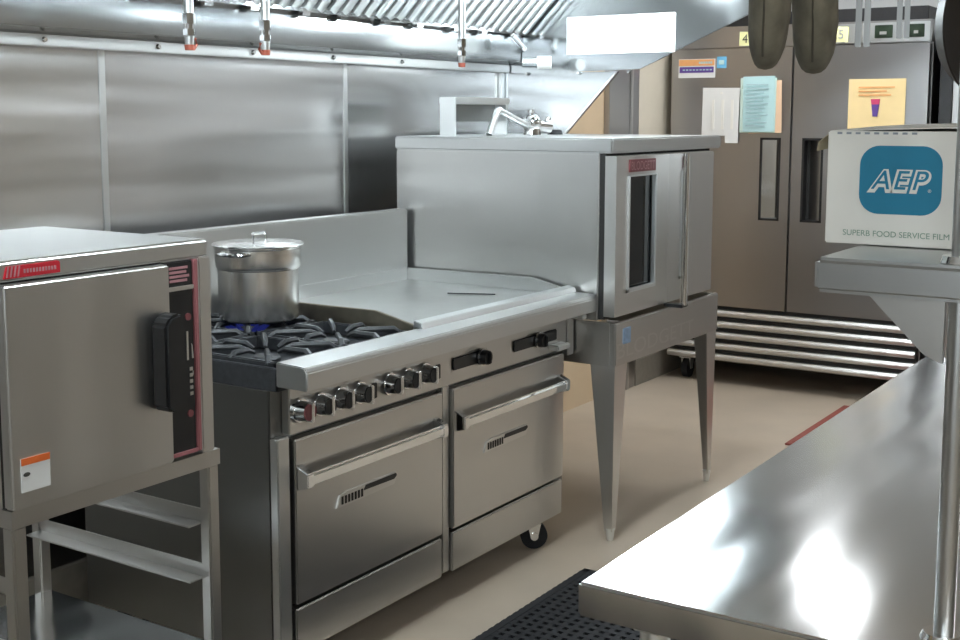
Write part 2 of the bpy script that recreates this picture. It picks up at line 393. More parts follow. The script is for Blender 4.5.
# black burner well
w = MB().box(RX0 + .004, 2.846, 2.083, 2.79, .812, .845)
w.box(RX0 + .002, RX0 + .014, 2.083, 2.79, .812, .872, .002)
w.build('burner_well', 'iron', rg)
for gx in (2.408, 2.696):
    for gy in (2.255, 2.60):
        g = MB(); hx, hy = .136, .163
        for a in ((gx - hx, gx + hx, gy - hy, gy - hy + .014), (gx - hx, gx + hx, gy + hy - .014, gy + hy), (gx - hx, gx - hx + .014, gy - hy, gy + hy), (gx + hx - .014, gx + hx, gy - hy, gy + hy)):
            g.box(*a, .848, .884, .003)
        for k in range(8):
            an = 2 * PI * k / 8 + .0
            dx, dy = math.cos(an), math.sin(an)
            R = min(hx / abs(dx) if abs(dx) > 1e-6 else 9, hy / abs(dy) if abs(dy) > 1e-6 else 9) - .005
            g.tube([(gx + dx * .045, gy + dy * .045, .878), (gx + dx * .07, gy + dy * .07, .889), (gx + dx * R * .9, gy + dy * R * .9, .889), (gx + dx * R, gy + dy * R, .874)], [.005, .008, .009, .010], 6)
        g.build('burner_grate', 'iron', rg)
        bn = MB().lathe([(0, .864), (.034, .864), (.040, .858), (.040, .848), (.028, .842), (.028, .83)], (gx, gy, 0), 24).build('burner', 'iron', rg)
        if gx > 2.6 and gy > 2.5:
            f = MB()
            for k in range(16):
                an = 2 * PI * k / 16
                f.cyl((gx + .046 * math.cos(an), gy + .046 * math.sin(an), .862), (gx + .085 * math.cos(an), gy + .085 * math.sin(an), .889), .008, .002, 8)
            f.build('flame', 'flame', bn)
# griddle
MB().box(2.866, 3.756, 2.09, 2.79, .83, .881, .003).build('griddle_plate', 'griddle', rg)
prof = [(2.792, .82), (2.792, .926), (2.235, .928), (2.07, .892), (2.07, .82)]
MB().prism(prof, 'x', 2.852, 2.866, .002).build('splash_guard', 'burnt', rg, 'scorched inner splash guard beside the burners')
MB().prism(prof, 'x', 3.756, 3.77, .002).build('splash_guard', 'steel_h', rg)
MB().box(2.866, 3.756, 2.782, 2.794, .85, .926, .002).build('back_splash', 'steel_h', rg)
MB().prism([(2.058, .888), (2.064, .905), (2.092, .911), (2.098, .87), (2.08, .87)], 'x', 2.852, 3.772, .002).build('trough_lip', 'galv', rg)
# knobs
for i, x in enumerate((2.335, 2.415, 2.497, 2.58, 2.712, 2.797, 2.883)):
    z = .752; m = MB()
    m.cyl((x, 2.08, z), (x, 2.070, z), .033, .031, 28).cyl((x, 2.070, z), (x, 2.040, z), .027, .024, 28)
    m.box(x - .005, x + .005, 2.026, 2.058, z - .026, z + .026, .003)
    k = m.build('burner_knob', 'chrome', rg)
    MB().cyl((x, 2.041, z), (x, 2.0365, z), .0235, .0225, 24).build('knob_face', 'dred' if i == 0 else 'black', k)
for x in (2.648, 2.955):
    MB().box(x - .011, x + .011, 2.075, 2.081, .722, .766, .002).build('pilot_slot', 'black', rg)
for x, x0, x1 in ((3.185, 3.03, 3.225), (3.535, 3.38, 3.665)):
    MB().box(x0, x1, 2.074, 2.081, .733, .772, .004).build('thermostat_bezel', 'black', rg)
    k = MB().cyl((x, 2.075, .752), (x, 2.046, .752), .026, .022, 28).box(x - .005, x + .005, 2.036, 2.048, .733, .771, .003).build('griddle_knob', 'black', rg)
    MB().lathe([(.020, 0), (.0275, 0), (.0275, .007), (.020, .007)], (x, 2.07, .752), 28, Matrix.Rotation(PI / 2, 4, 'X')).build('knob_ring', 'chrome', k)
# oven doors
for n, (x0, x1) in enumerate(((2.314, 2.974), (3.030, 3.716))):
    d = MB().box(x0, x1, 2.074, 2.107, .238, .678, .004).build('oven_door', 'steel_range', rg)
    xm = (x0 + x1) / 2
    h = MB().box(x0 + .004, x1 - .034, 2.033, 2.05, .560, .592, .007, 3)
    h.build('door_handle', 'chrome', d)
    for xx in (x0, x1 - .056): MB().prism([(2.074, .612), (2.074, .545), (2.045, .553), (2.031, .558), (2.031, .594), (2.045, .600)], 'x', xx, xx + .026, .003).build('handle_bracket', 'chrome', d)
    px = 2.605 if n == 0 else 3.33; pz = .474 if n == 0 else .459
    np_ = MB().prism([(px - .135, pz - .018), (px - .12, pz + .014), (px - .09, pz + .020), (px + .13, pz + .020), (px + .138, pz + .012), (px + .12, pz - .014), (px - .06, pz - .018)], 'y', 2.069, 2.075, .001).build('nameplate', 'steel_soft', d)
    MB().prism([(px - .02, pz + .004), (px - .01, pz + .017), (px + .127, pz + .017), (px + .131, pz + .010), (px + .118, pz + .002)], 'y', 2.0675, 2.0692).build('nameplate_band', 'black', np_)
    m = MB()
    for k in range(7): m.box(px - .115 + k * .014, px - .107 + k * .014, 2.068, 2.0692, pz - .012, pz + .010)
    m.build('raised_letters', 'dark', np_)
    MB().box(x0, x1, 2.078, 2.107, .102, .226, .004).build('kick_panel', 'steel_range', rg)
    MB().box(x0 + .02, x1 - .02, 2.105, 2.1065, .226, .238).build('vent_gap', 'dark', rg)
MB().box(2.99, 3.028, 2.088, 2.107, .105, .69, .003).build('center_stile', 'steel_range', rg)
MB().box(RX0, RX0 + .045, 2.080, 2.108, .105, .69, .003).build('corner_post', 'steel_h', rg)
for x in (RX0 + .09, 3.60):
    for y in (2.125, 2.74):
        an = math.radians(38 if y < 2.5 else 75)
        ax = Vector((math.cos(an), math.sin(an), 0)); tg = Vector((-ax.y, ax.x, 0)); c0 = Vector((x, y, 0)); Z = Vector((0, 0, 1))
        m = MB().box(x - .028, x + .028, y - .028, y + .028, .094, .101, .001)
        for sd2 in (-1, 1):
            o_ = c0 + ax * (.022 * sd2)
            m.quadstrip([o_ - tg * .024 + Z * .096, o_ - tg * .012 + Z * .04], [o_ + tg * .024 + Z * .096, o_ + tg * .012 + Z * .04], .004)
        c = m.build('caster', 'chrome', rg)
        MB().cyl(c0 - ax * .017 + Z * .047, c0 + ax * .017 + Z * .047, .047, .047, 28).build('wheel', 'rubber', c)
        MB().cyl(c0 - ax * .027 + Z * .047, c0 + ax * .027 + Z * .047, .014, .014, 16).build('hub', 'chrome', c)
# dark scraper on the griddle
sc = MB().box(-.085, .085, -.005, .005, 0, .003, .001)
o = sc.build('griddle_scraper', 'iron'); o.location = (3.56, 2.36, .882); o.rotation_euler = (0, 0, math.radians(-66))
tag(o, 'thin dark flat scraper lying on the griddle plate', 'scraper')

# ------------------------------------------------------------------ stock pot
PX, PY, PZ = 2.692, 2.545, .8985
pot = thing('stock_pot', (PX, PY, PZ), 'dented aluminium stock pot with lid on the back burner', 'pot')
MB().lathe([(0, 0), (.108, 0), (.117, .006), (.119, .02), (.119, .152), (.1235, .156), (.124, .16)], (PX, PY, PZ), 64).build('lower_pot', 'alu', pot)
MB().lathe([(.118, .156), (.124, .157), (.127, .165), (.1275, .214), (.131, .218), (.131, .222), (.124, .222)], (PX, PY, PZ), 64).build('steamer_insert', 'alu', pot)
MB().lathe([(.120, .2215), (.134, .2215), (.136, .2245), (.133, .2275), (.100, .2275), (.096, .229), (0, .232)], (PX, PY, PZ), 64).build('lid', 'alu', pot)
lid = [o for o in pot.children if o.name.startswith('lid')][0]
MB().tube([(PX - .056, PY - .035, PZ + .229), (PX - .056, PY - .035, PZ + .252), (PX - .043, PY - .02, PZ + .257), (PX + .025, PY + .0, PZ + .256), (PX + .036, PY + .004, PZ + .25), (PX + .036, PY + .004, PZ + .229)], .0045, 8).build('lid_handle', 'chrome', lid)
for s in (-1, 1):
    a0 = math.radians(225 + (0 if s < 0 else 180)) - .6
    pts = []
    for k in range(9):
        a = a0 + (k - 4) / 4 * .38; rr = .127 + (.026 if 1 <= k <= 7 else 0) + (.006 if 2 <= k <= 6 else 0)
        pts.append((PX + rr * math.cos(a), PY + rr * math.sin(a), PZ + .205))
    MB().tube(pts, .0055, 8).build('side_handle', 'chrome', pot)

# ------------------------------------------------------------------ convection oven on its stand
OX0, OX1 = 3.792, 4.705
ov = thing('convection_oven', ((OX0 + OX1) / 2, 2.4, .787), 'tall stainless convection oven with a narrow window beside the range', 'oven')
MB().box(OX0, OX1, 1.985, 2.86, .789, 1.373, .004).build('body', 'steel_v', ov)
MB().box(OX0 - .002, OX1 + .05, 1.935, 2.866, 1.373, 1.424, .006, 3).build('top_slab', 'steel_h', ov)
MB().box(OX0 + .004, OX1 - .004, 1.962, 1.986, .795, 1.372).build('door_gasket', 'dark', ov)
dl = MB()
X0, X1, W0, W1, Z0, Z1, V0, V1 = OX0 + .001, 4.243, 3.882, 4.112, .806, 1.364, .882, 1.296
for a in ((X0, W0, Z0, Z1), (W1, X1, Z0, Z1), (W0, W1, Z0, V0), (W0, W1, V1, Z1)): dl.box(a[0], a[1], 1.920, 1.963, a[2], a[3])
d1 = dl.build('oven_door', 'steel_soft', ov)
fr = MB()
for a in ((W0, W0 + .012, V0, V1), (W1 - .012, W1, V0, V1), (W0, W1, V0, V0 + .014), (W0, W1, V1 - .006, V1)): fr.box(a[0], a[1], 1.914, 1.93, a[2], a[3], .002)
fr.build('window_frame', 'galv', d1)
MB().box(W0 + .004, W1 - .004, 1.936, 1.942, V0, V1).build('window_glass', 'glassd', d1)
bd = MB().box(3.888, 4.10, 1.916, 1.921, 1.306, 1.350, .001).build('badge', 'dred', d1)
lettering('badge_lettering', 'BLODGETT', (3.994, 1.9155, 1.328), (1, 0, 0), (0, 0, 1), .030, 'pinkpr', bd, width=.19)
d2 = MB().box(4.247, 4.648, 1.920, 1.963, .806, 1.364, .003).build('oven_door', 'steel_soft', ov)
h = MB().box(4.222, 4.230, 1.862, 1.922, .806, 1.362, .002).cyl((4.236, 1.856, .80), (4.236, 1.856, 1.366), .013, .013, 20)
h.build('door_handle', 'chrome', d1)
MB().box(4.205, 4.262, 1.85, 1.925, .792, .804, .002).build('handle_foot', 'black', d1)
fl = MB().box(3.90, 4.295, 2.66, 2.735, 1.545, 1.572, .003)
fl.box(3.902, 3.912, 2.662, 2.733, 1.4245, 1.546, .002).box(4.27, 4.28, 2.662, 2.733, 1.4245, 1.546, .002)
dd = thing('draft_diverter', (4.1, 2.7, 1.4245), 'small raised steel flue box at the back of the oven top', 'flue')
fl = fl.build('shroud', 'galv', dd)
MB().box(3.912, 4.27, 2.715, 2.73, 1.478, 1.545).build('baffle', 'steel_dark', dd)

fa = thing('swivel_faucet', (4.35, 2.62, 1.424), 'chrome swivel faucet with bent spout on top of the oven', 'faucet')
MB().tube([(4.045, 2.60, 1.428), (4.085, 2.60, 1.490), (4.105, 2.60, 1.518), (4.118, 2.60, 1.523), (4.135, 2.60, 1.516), (4.33, 2.60, 1.462)], [.014, .014, .0145, .0145, .0145, .014], 14).build('spout', 'galv', fa)
m = MB().cyl((4.37, 2.60, 1.4245), (4.37, 2.60, 1.478), .036, .033, 24).sphere((4.37, 2.60, 1.47), .041).cyl((4.36, 2.60, 1.49), (4.36, 2.60, 1.515), .012, .009, 16)
m.cyl((4.33, 2.60, 1.462), (4.45, 2.57, 1.456), .024, .028, 20)
m.build('valve_body', 'chrome', fa)
MB().cyl((4.36, 2.60, 1.512), (4.36, 2.60, 1.526), .016, .013, 8).sphere((4.43, 2.56, 1.487), .013).build('valve_handle', 'chrome', fa)
MB().cyl((4.49, 2.56, 1.4245), (4.49, 2.56, 1.444), .032, .026, 20).build('rubber_end', 'rubber', fa)

SX0, SX1, SY0, SY1 = 3.79, 4.705, 1.912, 2.86
st = thing('oven_stand', ((SX0 + SX1) / 2, 2.4, 0), 'stainless four legged stand carrying the convection oven', 'stand')
MB().box(SX0, SX1, SY0, SY0 + .02, .632, .786, .004).build('front_apron', 'steel_range', st)
m = MB().box(SX0, SX1, SY1 - .02, SY1, .632, .786, .004)
m.build('rear_apron', 'steel_range', st)
for x in (SX0, SX1 - .02): MB().box(x, x + .02, SY0 + .021, SY1 - .021, .632, .786, .004).build('side_apron', 'steel_range', st)
for sx in (0, 1):
    for sy in (0, 1):
        m = MB(); b = m.bm
        cx = SX0 + .004 if sx == 0 else SX1 - .004; cy = SY0 + .004 if sy == 0 else SY1 - .004
        ix = 1 if sx == 0 else -1; iy = 1 if sy == 0 else -1
        wt, wb, th = .098, .030, .006
        def ring(w, z, off):
            X = cx + ix * off; Y = cy + iy * off
            return [b.verts.new(v) for v in ((X, Y, z), (X + ix * w, Y, z), (X + ix * w, Y + iy * th, z), (X + ix * th, Y + iy * th, z), (X + ix * th, Y + iy * w, z), (X, Y + iy * w, z))]
        r0, r1 = ring(wt, .655, 0), ring(wb, .035, .006)
        for k in range(6): b.faces.new((r0[k], r0[(k + 1) % 6], r1[(k + 1) % 6], r1[k]))
        b.faces.new(r0); b.faces.new(r1[::-1]); bmesh.ops.recalc_face_normals(b, faces=b.faces[:])
        lg = m.build('leg', 'steel_soft', st)
        fx, fy = cx + ix * .019, cy + iy * .019
        MB().cyl((fx, fy, 0), (fx, fy, .045), .012, .017, 16).build('foot', 'galv', lg)
s_ = MB().box(3.845, 3.905, SY0 - .0015, SY0, .705, .762).build('energy_sticker', 'blue2', st)
lettering('embossed_lettering', 'BLODGETT', (4.13, SY0 - .0002, .685), (1, 0, 0), (0, 0, 1), .055, 'steel_soft', st, width=.66)

# ------------------------------------------------------------------ steam cooker on stand
TX0, TX1, TY0, TY1, TZ0, TZ1 = 1.392, 1.916, 1.95, 2.49, .768, 1.236
sm = thing('steam_cooker', ((TX0 + TX1) / 2, 2.2, TZ0), 'boxy stainless countertop steam cooker with black latch', 'steamer')
MB().box(TX0, TX1, TY0 + .012, TY1, TZ0, 1.222, .004).build('body', 'steel_v', sm)
MB().box(TX0 - .003, TX1 + .004, TY0 - .006, TY1 + .004, 1.196, TZ1, .006, 3).build('top_cover', 'steel_h', sm)
MB().box(1.390, 1.786, 1.922, 1.95, .774, 1.194, .004, 3).build('door', 'steel_v', sm)
MB().box(1.396, 1.786, 1.949, 1.963, .772, 1.197).build('door_gasket', 'dark', sm)
cp = MB().box(1.787, 1.866, 1.940, 1.963, .778, 1.196, .002).build('control_panel', 'black', sm)
MB().box(1.787, 1.866, 1.936, 1.942, 1.134, 1.143, .001).build('panel_divider', 'steel_soft', cp)
m = MB()
for k, w in enumerate((.05, .056, .048, .052)): m.box(1.80, 1.80 + w, 1.9392, 1.941, 1.152 + k * .009, 1.1575 + k * .009)
m.build('panel_lettering', 'pinkpr', cp)
m = MB()
m.tube([(1.832, 1.938, 1.035), (1.845, 1.937, 1.03), (1.854, 1.937, 1.012), (1.857, 1.937, .985)], .003, 6)
m.build('dial_arc', 'galv', cp)
MB().cyl((1.842, 1.941, .955), (1.842, 1.928, .955), .010, .009, 16).build('switch', 'steel_soft', cp)
for z in (1.075, .865): MB().cyl((1.849, 1.941, z), (1.849, 1.937, z), .008, .008, 12).build('indicator_light', 'dred', cp)
MB().box(1.868, 1.879, 1.936, 1.963, .778, 1.196, .002).box(1.787, 1.866, 1.936, 1.940, .778, .786).build('pink_trim', 'pink', sm)
MB().box(1.880, 1.916, 1.936, 1.963, .770, 1.200, .003).build('front_post', 'steel_soft', sm)
hd = MB().prism([(1.726, .905), (1.726, 1.078), (1.742, 1.095), (1.768, 1.100), (1.798, 1.072), (1.802, .915), (1.792, .895), (1.741, .895)], 'y', 1.872, 1.919, .006).build('door_latch', 'black', sm)
m = MB()
for k in range(5): m.box(1.786, 1.794, 1.8705, 1.8722, .925 + k * .013, .932 + k * .013)
m.box(1.779, 1.784, 1.8705, 1.8722, 1.0, 1.06)
m.build('latch_marks', 'steel_soft', hd)
rb = MB().prism([(1.405, 1.203), (1.412, 1.226), (1.525, 1.227), (1.53, 1.224), (1.53, 1.204)], 'y', 1.941, 1.945, .001).build('badge', 'red', sm)
m = MB()
for k in range(4): m.prism([(1.41 + k * .008, 1.206), (1.414 + k * .008, 1.226), (1.417 + k * .008, 1.226), (1.413 + k * .008, 1.206)], 'y', 1.9400, 1.9412)
for k in range(11): m.box(1.448 + k * .0068, 1.452 + k * .0068, 1.9402, 1.9412, 1.211, 1.2185)
m.build('badge_lettering', 'pinkpr', rb)
lb = MB().box(1.409, 1.472, 1.9195, 1.9222, .806, .869).build('warning_label', 'white', sm, 'white warning label with an orange top band')
MB().box(1.409, 1.472, 1.9185, 1.9197, .869 - .012, .870).build('label_band', 'orange', lb)
MB().sphere((1.420, 1.9192, .839), .006, (1.3, .15, .7)).build('label_mark', 'inkd', lb)

sm.location.x -= .016
sd = thing('steamer_stand', ((TX0 + TX1) / 2, 2.25, 0), 'open stainless stand with pan slides under the steam cooker', 'stand')
LX0, LX1, LY0, LY1 = 1.385, 1.922, 1.944, 2.575
m = MB()
for a in ((LX0, LX1, LY0, LY0 + .035), (LX0, LX1, LY1 - .035, LY1), (LX0, LX0 + .035, LY0 + .035, LY1 - .035), (LX1 - .035, LX1, LY0 + .035, LY1 - .035)): m.box(*a, .732, .767)
m.build('top_frame', 'steel_range', sd)
for x in (LX0 + .002, LX1 - .034):
    for y in (LY0 + .002, LY1 - .034):
        lg = MB().box(x, x + .032, y, y + .032, .03, .733, .004).build('leg', 'steel_range', sd)
        MB().cyl((x + .016, y + .016, 0), (x + .016, y + .016, .034), .013, .015, 16).build('foot', 'black', lg)
for x in (LX0 + .006, LX1 - .03):
    for z in (.47, .597):
        s1 = MB().box(x, x + .004, LY0 + .03, LY1 - .03, z, z + .034, .001)
        s1.box(x - (0 if x < 1.6 else .04), x + (.044 if x < 1.6 else .004), LY0 + .03, LY1 - .03, z, z + .004, .001)
        s1.build('pan_slide', 'steel_range', sd)
MB().box(LX0 + .004, LX1 - .004, LY0 + .03, LY1 - .02, .285, .312, .004).build('shelf', 'steel_table', sd)
MB().box(LX0 + .03, LX1 - .03, LY1 - .03, LY1 - .006, .60, .63, .003).build('rear_rail', 'steel_range', sd)

# ------------------------------------------------------------------ refrigerator
FX = 6.455
fg = thing('refrigerator', (6.85, 2.232, 0), 'two door stainless reach-in refrigerator with louvered bottom grille', 'refrigerator')
MB().box(FX + .06, 7.28, 1.532, 2.932, .125, 1.985, .004).build('body', 'steel_fridge', fg)
MB().box(FX + .05, 7.2, 1.56, 2.91, 1.986, 2.055, .004).build('compressor_cover', 'black', fg)
hd = MB().box(FX + .012, FX + .06, 1.532, 2.932, 1.872, 1.985, .004).build('header', 'steel_fridge', fg)
MB().box(FX + .006, FX + .013, 1.54, 2.21, 1.876, 1.975, .002).build('header_panel', 'galv', hd)
for y0, y1 in ((1.722, 1.812), (1.566, 1.642)):
    dp = MB().box(FX + .001, FX + .007, y0, y1, 1.897, 1.962, .002).build('display', 'disp', hd)
    MB().box(FX, FX + .0015, y0 + .03, y1 - .025, 1.915, 1.93).build('display_digits', 'steel_soft', dp)
for side, (y0, y1, h0, h1) in enumerate(((2.238, 2.930, 2.287, 2.403), (1.535, 2.226, 2.055, 2.170))):
    z0, z1, hz0, hz1 = .447, 1.866, .938, 1.386
    m = MB()
    for a in ((y0, h0, z0, z1), (h1, y1, z0, z1), (h0, h1, z0, hz0), (h0, h1, hz1, z1)): m.box(FX, FX + .058, a[0], a[1], a[2], a[3])
    d = m.build('door', 'steel_fridge', fg)
    fm = MB()
    for a in ((h0, h0 + .012, hz0, hz1), (h1 - .012, h1, hz0, hz1), (h0, h1, hz0, hz0 + .012), (h0, h1, hz1 - .012, hz1)): fm.box(FX - .002, FX + .05, *a)
    fm.build('handle_rim', 'black', d)
    if side == 0: pts = [(FX + .05, h0 + .012), (FX + .006, h1 - .012), (FX + .010, h1 - .012), (FX + .054, h0 + .012)]
    else: pts = [(FX + .008, h0 + .012), (FX + .05, h1 - .03), (FX + .054, h1 - .03), (FX + .012, h0 + .012)]
    MB().prism(pts, 'z', hz0 + .01, hz1 - .01).build('handle_recess', 'chrome' if side == 0 else 'steel_fridge', d)
    MB().box(FX + .054, FX + .058, h0, h1, hz0, hz1).build('recess_back', 'dark', d)
MB().box(FX + .02, FX + .06, 1.54, 2.925, .13, .44).build('grille_backing', 'dark', fg)
for k in range(5):
    z = .135 + k * .0625
    MB().prism([(FX - .004, z + .006), (FX - .006, z + .022), (FX + .002, z + .036), (FX + .022, z + .040), (FX + .022, z), (FX + .004, z)], 'y', 1.545, 2.925, .002).build('louver', 'steel_soft', fg)
for x in (FX + .10, 7.15):
    for y in (1.63, 2.84):
        c = MB().box(x - .04, x + .04, y - .035, y + .035, .116, .126).prism([(x - .03, .118), (x + .03, .118), (x + .014, .05), (x - .014, .05)], 'y', y - .027, y - .022).prism([(x - .03, .118), (x + .03, .118), (x + .014, .05), (x - .014, .05)], 'y', y + .022, y + .027).build('caster', 'galv', fg)
        MB().cyl((x, y - .018, .055), (x, y + .018, .055), .055, .055, 24).build('wheel', 'rubber', c)

def paper(name, y0, y1, z0, z1, mat, label, cat, off=0.0005, tilt=0.0, curl=0.0, group=None):
    """a sheet on the refrigerator front, slightly bowed"""
    xo = FX - .0012 - off
    m = MB(); n = 6; ym, zm = (y0 + y1) / 2, (z0 + z1) / 2
    A = []; B = []
    for k in range(n + 1):
        t = k / n; y = y1 + (y0 - y1) * t
        bow = curl * (t ** 2)
        def R(yy, zz):
            dy, dz = yy - ym, zz - zm
            return ym + dy * math.cos(tilt) - dz * math.sin(tilt), zm + dy * math.sin(tilt) + dz * math.cos(tilt)
        a = R(y, z1); b = R(y, z0)
        A.append((xo - bow * .5, *a)); B.append((xo - bow, *b))
    m.quadstrip(A, B, .0008)
    o = m.build(name, mat); tag(o, label, cat, group)
    return o, xo
def rows(o, xo, y0, y1, z0, z1, n, mat, ragged=.3):
    m = MB(); h = (z1 - z0) / n
    for k in range(n):
        w = (y1 - y0) * (1 - random.random() * ragged)
        m.box(xo - .0022, xo - .0012, y1 - w, y1, z0 + k * h + h * .3, z0 + k * h + h * .62)
    return m.build('print', mat, o)

o, xo = paper('energy_sticker', 2.672, 2.889, 1.712, 1.815, 'white', 'white orange and purple sticker at the top of the left refrigerator door', 'sticker')
MB().box(xo - .0020, xo - .0010, 2.676, 2.886, 1.778, 1.812).build('orange_band', 'lorange', o)
MB().box(xo - .0020, xo - .0010, 2.680, 2.882, 1.740, 1.772).build('purple_band', 'purple', o)
m = MB()
for k in range(9): m.box(xo - .0026, xo - .0019, 2.69 + k * .020, 2.703 + k * .020, 1.752, 1.759)
for k in range(8): m.box(xo - .0026, xo - .0019, 2.69 + k * .010, 2.697 + k * .010, 1.788, 1.800)
m.build('print', 'pale_ink', o)
o, xo = paper('square_sticker', 2.607, 2.662, 1.762, 1.825, 'blue', 'small square light blue sticker beside the orange and purple sticker', 'sticker')
MB().box(xo - .002, xo - .001, 2.620, 2.650, 1.782, 1.806).build('print', 'aqua', o)
o, xo = paper('paper_notice', 2.525, 2.741, 1.395, 1.655, 'white', 'plain white typed sheet hanging on the left refrigerator door', 'paper', .002, .015, .01)
MB().box(xo - .012, xo - .0105, 2.525, 2.60, 1.355, 1.42).build('torn_tab', 'white', o)
m = MB()
for k in range(3): m.box(xo - .0115, xo - .0105, 2.555 + k * .055, 2.57 + k * .055, 1.43, 1.59)
m.box(xo - .006, xo - .0045, 2.622, 2.634, 1.622, 1.632)
m.build('print', 'carton', o)
o, xo = paper('paper_notice', 2.285, 2.475, 1.41, 1.69, 'peach', 'peach sheet peeking out behind the pale blue sheets', 'paper', .001, -.03, .012)
o, xo = paper('paper_notice', 2.315, 2.52, 1.412, 1.706, 'aqua2', 'pale green sheet just behind the pale blue sheet', 'paper', .006, .0, .014)
o, xo = paper('paper_notice', 2.318, 2.500, 1.418, 1.714, 'aqua', 'pale blue printed sheet in front on the left refrigerator door', 'paper', .016, -.012, .014)
rows(o, xo - .008, 2.35, 2.48, 1.44, 1.68, 12, 'pale_ink', .5)
o, xo = paper('paper_notice', 1.642, 1.932, 1.33, 1.692, 'butter', 'pale orange sheet with a bold exclamation mark on the right door', 'paper', .001, 0, .006)
ex = MB().prism([(1.815, 1.588), (1.769, 1.588), (1.780, 1.50), (1.804, 1.50)], 'x', xo - .006, xo - .004).build('exclamation_mark', 'purple', o)
MB().prism([(1.8155, 1.589), (1.7685, 1.589), (1.772, 1.562), (1.8115, 1.562)], 'x', xo - .0068, xo - .0055).build('mark_top', 'magenta', ex)
rows(o, xo - .003, 1.69, 1.88, 1.60, 1.66, 3, 'lorange', .3)
for ch, y0, y1, z0, z1, lab in (('4', 2.482, 2.540, 1.880, 1.955, 'yellow sticky note reading 4 above the left refrigerator door'), ('5', 1.945, 2.030, 1.884, 1.962, 'yellow sticky note reading 5 above the right refrigerator door')):
    o, xo = paper('sticky_note', y0, y1, z0, z1, 'yellow', lab, 'note', -.011 if ch == '4' else -.004, .03, .004, 'numbered sticky notes')
    lettering('digit', ch, (xo - .0045, (y0 + y1) / 2 - .004, (z0 + z1) / 2), (0, -1, 0), (0, 0, 1), .045, 'inkd' if ch == '4' else 'ink', o)

cb = thing('tall_cabinet', (6.9, .95, 0), 'tall grey steel cabinet standing beside the refrigerator', 'cabinet')
MB().box(6.52, 7.28, .45, 1.43, .1, 1.95, .004).build('body', 'steel_soft', cb)
MB().box(6.48, 6.519, .46, 1.42, .2, 1.85, .004).build('door', 'steel_fridge', cb)
MB().box(6.50, 7.28, 1.431, 1.49, .1, 1.92, .002).build('side_panel', 'black', cb)
for y in (.52, 1.36):
    for x in (6.58, 7.2): MB().cyl((x, y, 0), (x, y, .105), .02, .025, 16).build('foot', 'black', cb)
MB().box(6.455, 6.481, 1.34, 1.37, .9, 1.2, .004).build('door_handle', 'chrome', cb)

# ------------------------------------------------------------------ work table with overshelf
WX0, WX1, WY0, WY1, WZ = 1.359, 3.19, -.03, .736, .90
wt = thing('work_table', ((WX0 + WX1) / 2, .35, 0), 'long stainless work table in the right foreground', 'table')
MB().box(WX0, WX1, WY0, WY1, WZ - .046, WZ, .004, 3).build('tabletop', 'steel_table', wt)
MB().box(WX0 + .05, WX1 - .05, WY0 + .05, WY1 - .05, .24, .275, .004).build('undershelf', 'steel_soft', wt)
for x in (WX0 + .09, (WX0 + WX1) / 2, WX1 - .09):
    for y in (WY0 + .07, WY1 - .07):
        lg = MB().cyl((x, y, .03), (x, y, WZ - .044), .0205, .0205, 20).build('leg', 'galv', wt)
        MB().cyl((x, y, 0), (x, y, .05), .012, .018, 16).build('foot', 'steel_soft', lg)
for y in (WY0 + .07, WY1 - .07): MB().box(WX0 + .06, WX1 - .06, y - .02, y + .02, WZ - .075, WZ - .0465, .002).build('brace', 'steel_soft', wt)
sh = thing('overshelf', (2.2, .3, WZ), 'raised stainless shelf on posts standing on the work table', 'shelf')
MB().box(1.403, 3.12, .15, .4535, 1.297, 1.338, .006, 3).build('shelf_board', 'steel_h', sh)
for x in (1.4385, 3.08):
    p = MB().cyl((x, .2975, WZ), (x, .2975, 1.86), .0115, .0115, 24).build('post', 'steel_h', sh)
    MB().cyl((x, .300, WZ), (x, .300, WZ + .008), .024, .020, 24).build('post_collar', 'chrome', p)
    MB().cyl((x, .300, 1.338), (x, .300, 1.346), .021, .018, 24).build('post_collar', 'chrome', p)
    xb = x + .004
    MB().prism([(.396, 1.2972), (.331, 1.233), (.310, 1.2235), (.310, 1.2972)], 'x', xb - .02, xb - .012, .001).build('gusset', 'steel_soft', p)

# carton of film
bx = thing('film_carton', (1.77, .412, 1.339), 'white carton of food service film on the raised shelf', 'box')
BX0, BX1, BY0, BY1, BZ0, BZ1 = 1.566, 1.98, .333, .493, 1.3395, 1.482
MB().box(BX0, BX1, BY0, BY1, BZ0, BZ1, .0015).build('carton', 'carton', bx)
m = MB().quadstrip([(BX0, BY1 - .004, BZ1), (BX0 + .2, BY1 - .004, BZ1 + .004), (BX1, BY1 - .004, BZ1 + .006)], [(BX0, BY0, BZ1 + .005), (BX0 + .2, BY0, BZ1 + .008), (BX1, BY0, BZ1 + .01)], .001)
m.build('lid_flap', 'carton', bx)
m = MB()
for k in range(9): m.box(BX0 - .0008, BX0 + .002, BY1 - .018 - k * .0115, BY1 - .012 - k * .0115, BZ1 - .004, BZ1 - .0015)
m.build('perforation', 'ink', bx)
MB().quadstrip([(BX0 + .004, BY1, BZ1 - .004), (BX0 + .008, BY1 + .014, BZ1 - .014), (BX0 + .012, BY1 + .018, BZ1 - .026)], [(BX0 + .06, BY1, BZ1 - .004), (BX0 + .065, BY1 + .010, BZ1 - .012), (BX0 + .07, BY1 + .013, BZ1 - .022)], .001).build('torn_tape', 'flap', bx)
lc = (.401, 1.4215); hw, hh, rr = .0500, .0425, .024
pts = []
for (sx, sy, a0) in ((1, 1, 0), (-1, 1, 90), (-1, -1, 180), (1, -1, 270)):
    for k in range(9):
        a = math.radians(a0 + k * 90 / 8)
        pts.append((lc[0] + sx * (hw - rr) + rr * math.cos(a), lc[1] + sy * (hh - rr) + rr * math.sin(a)))
lg = MB().prism(pts, 'x', BX0 - .0008, BX0 + .001).build('logo', 'teal', bx)
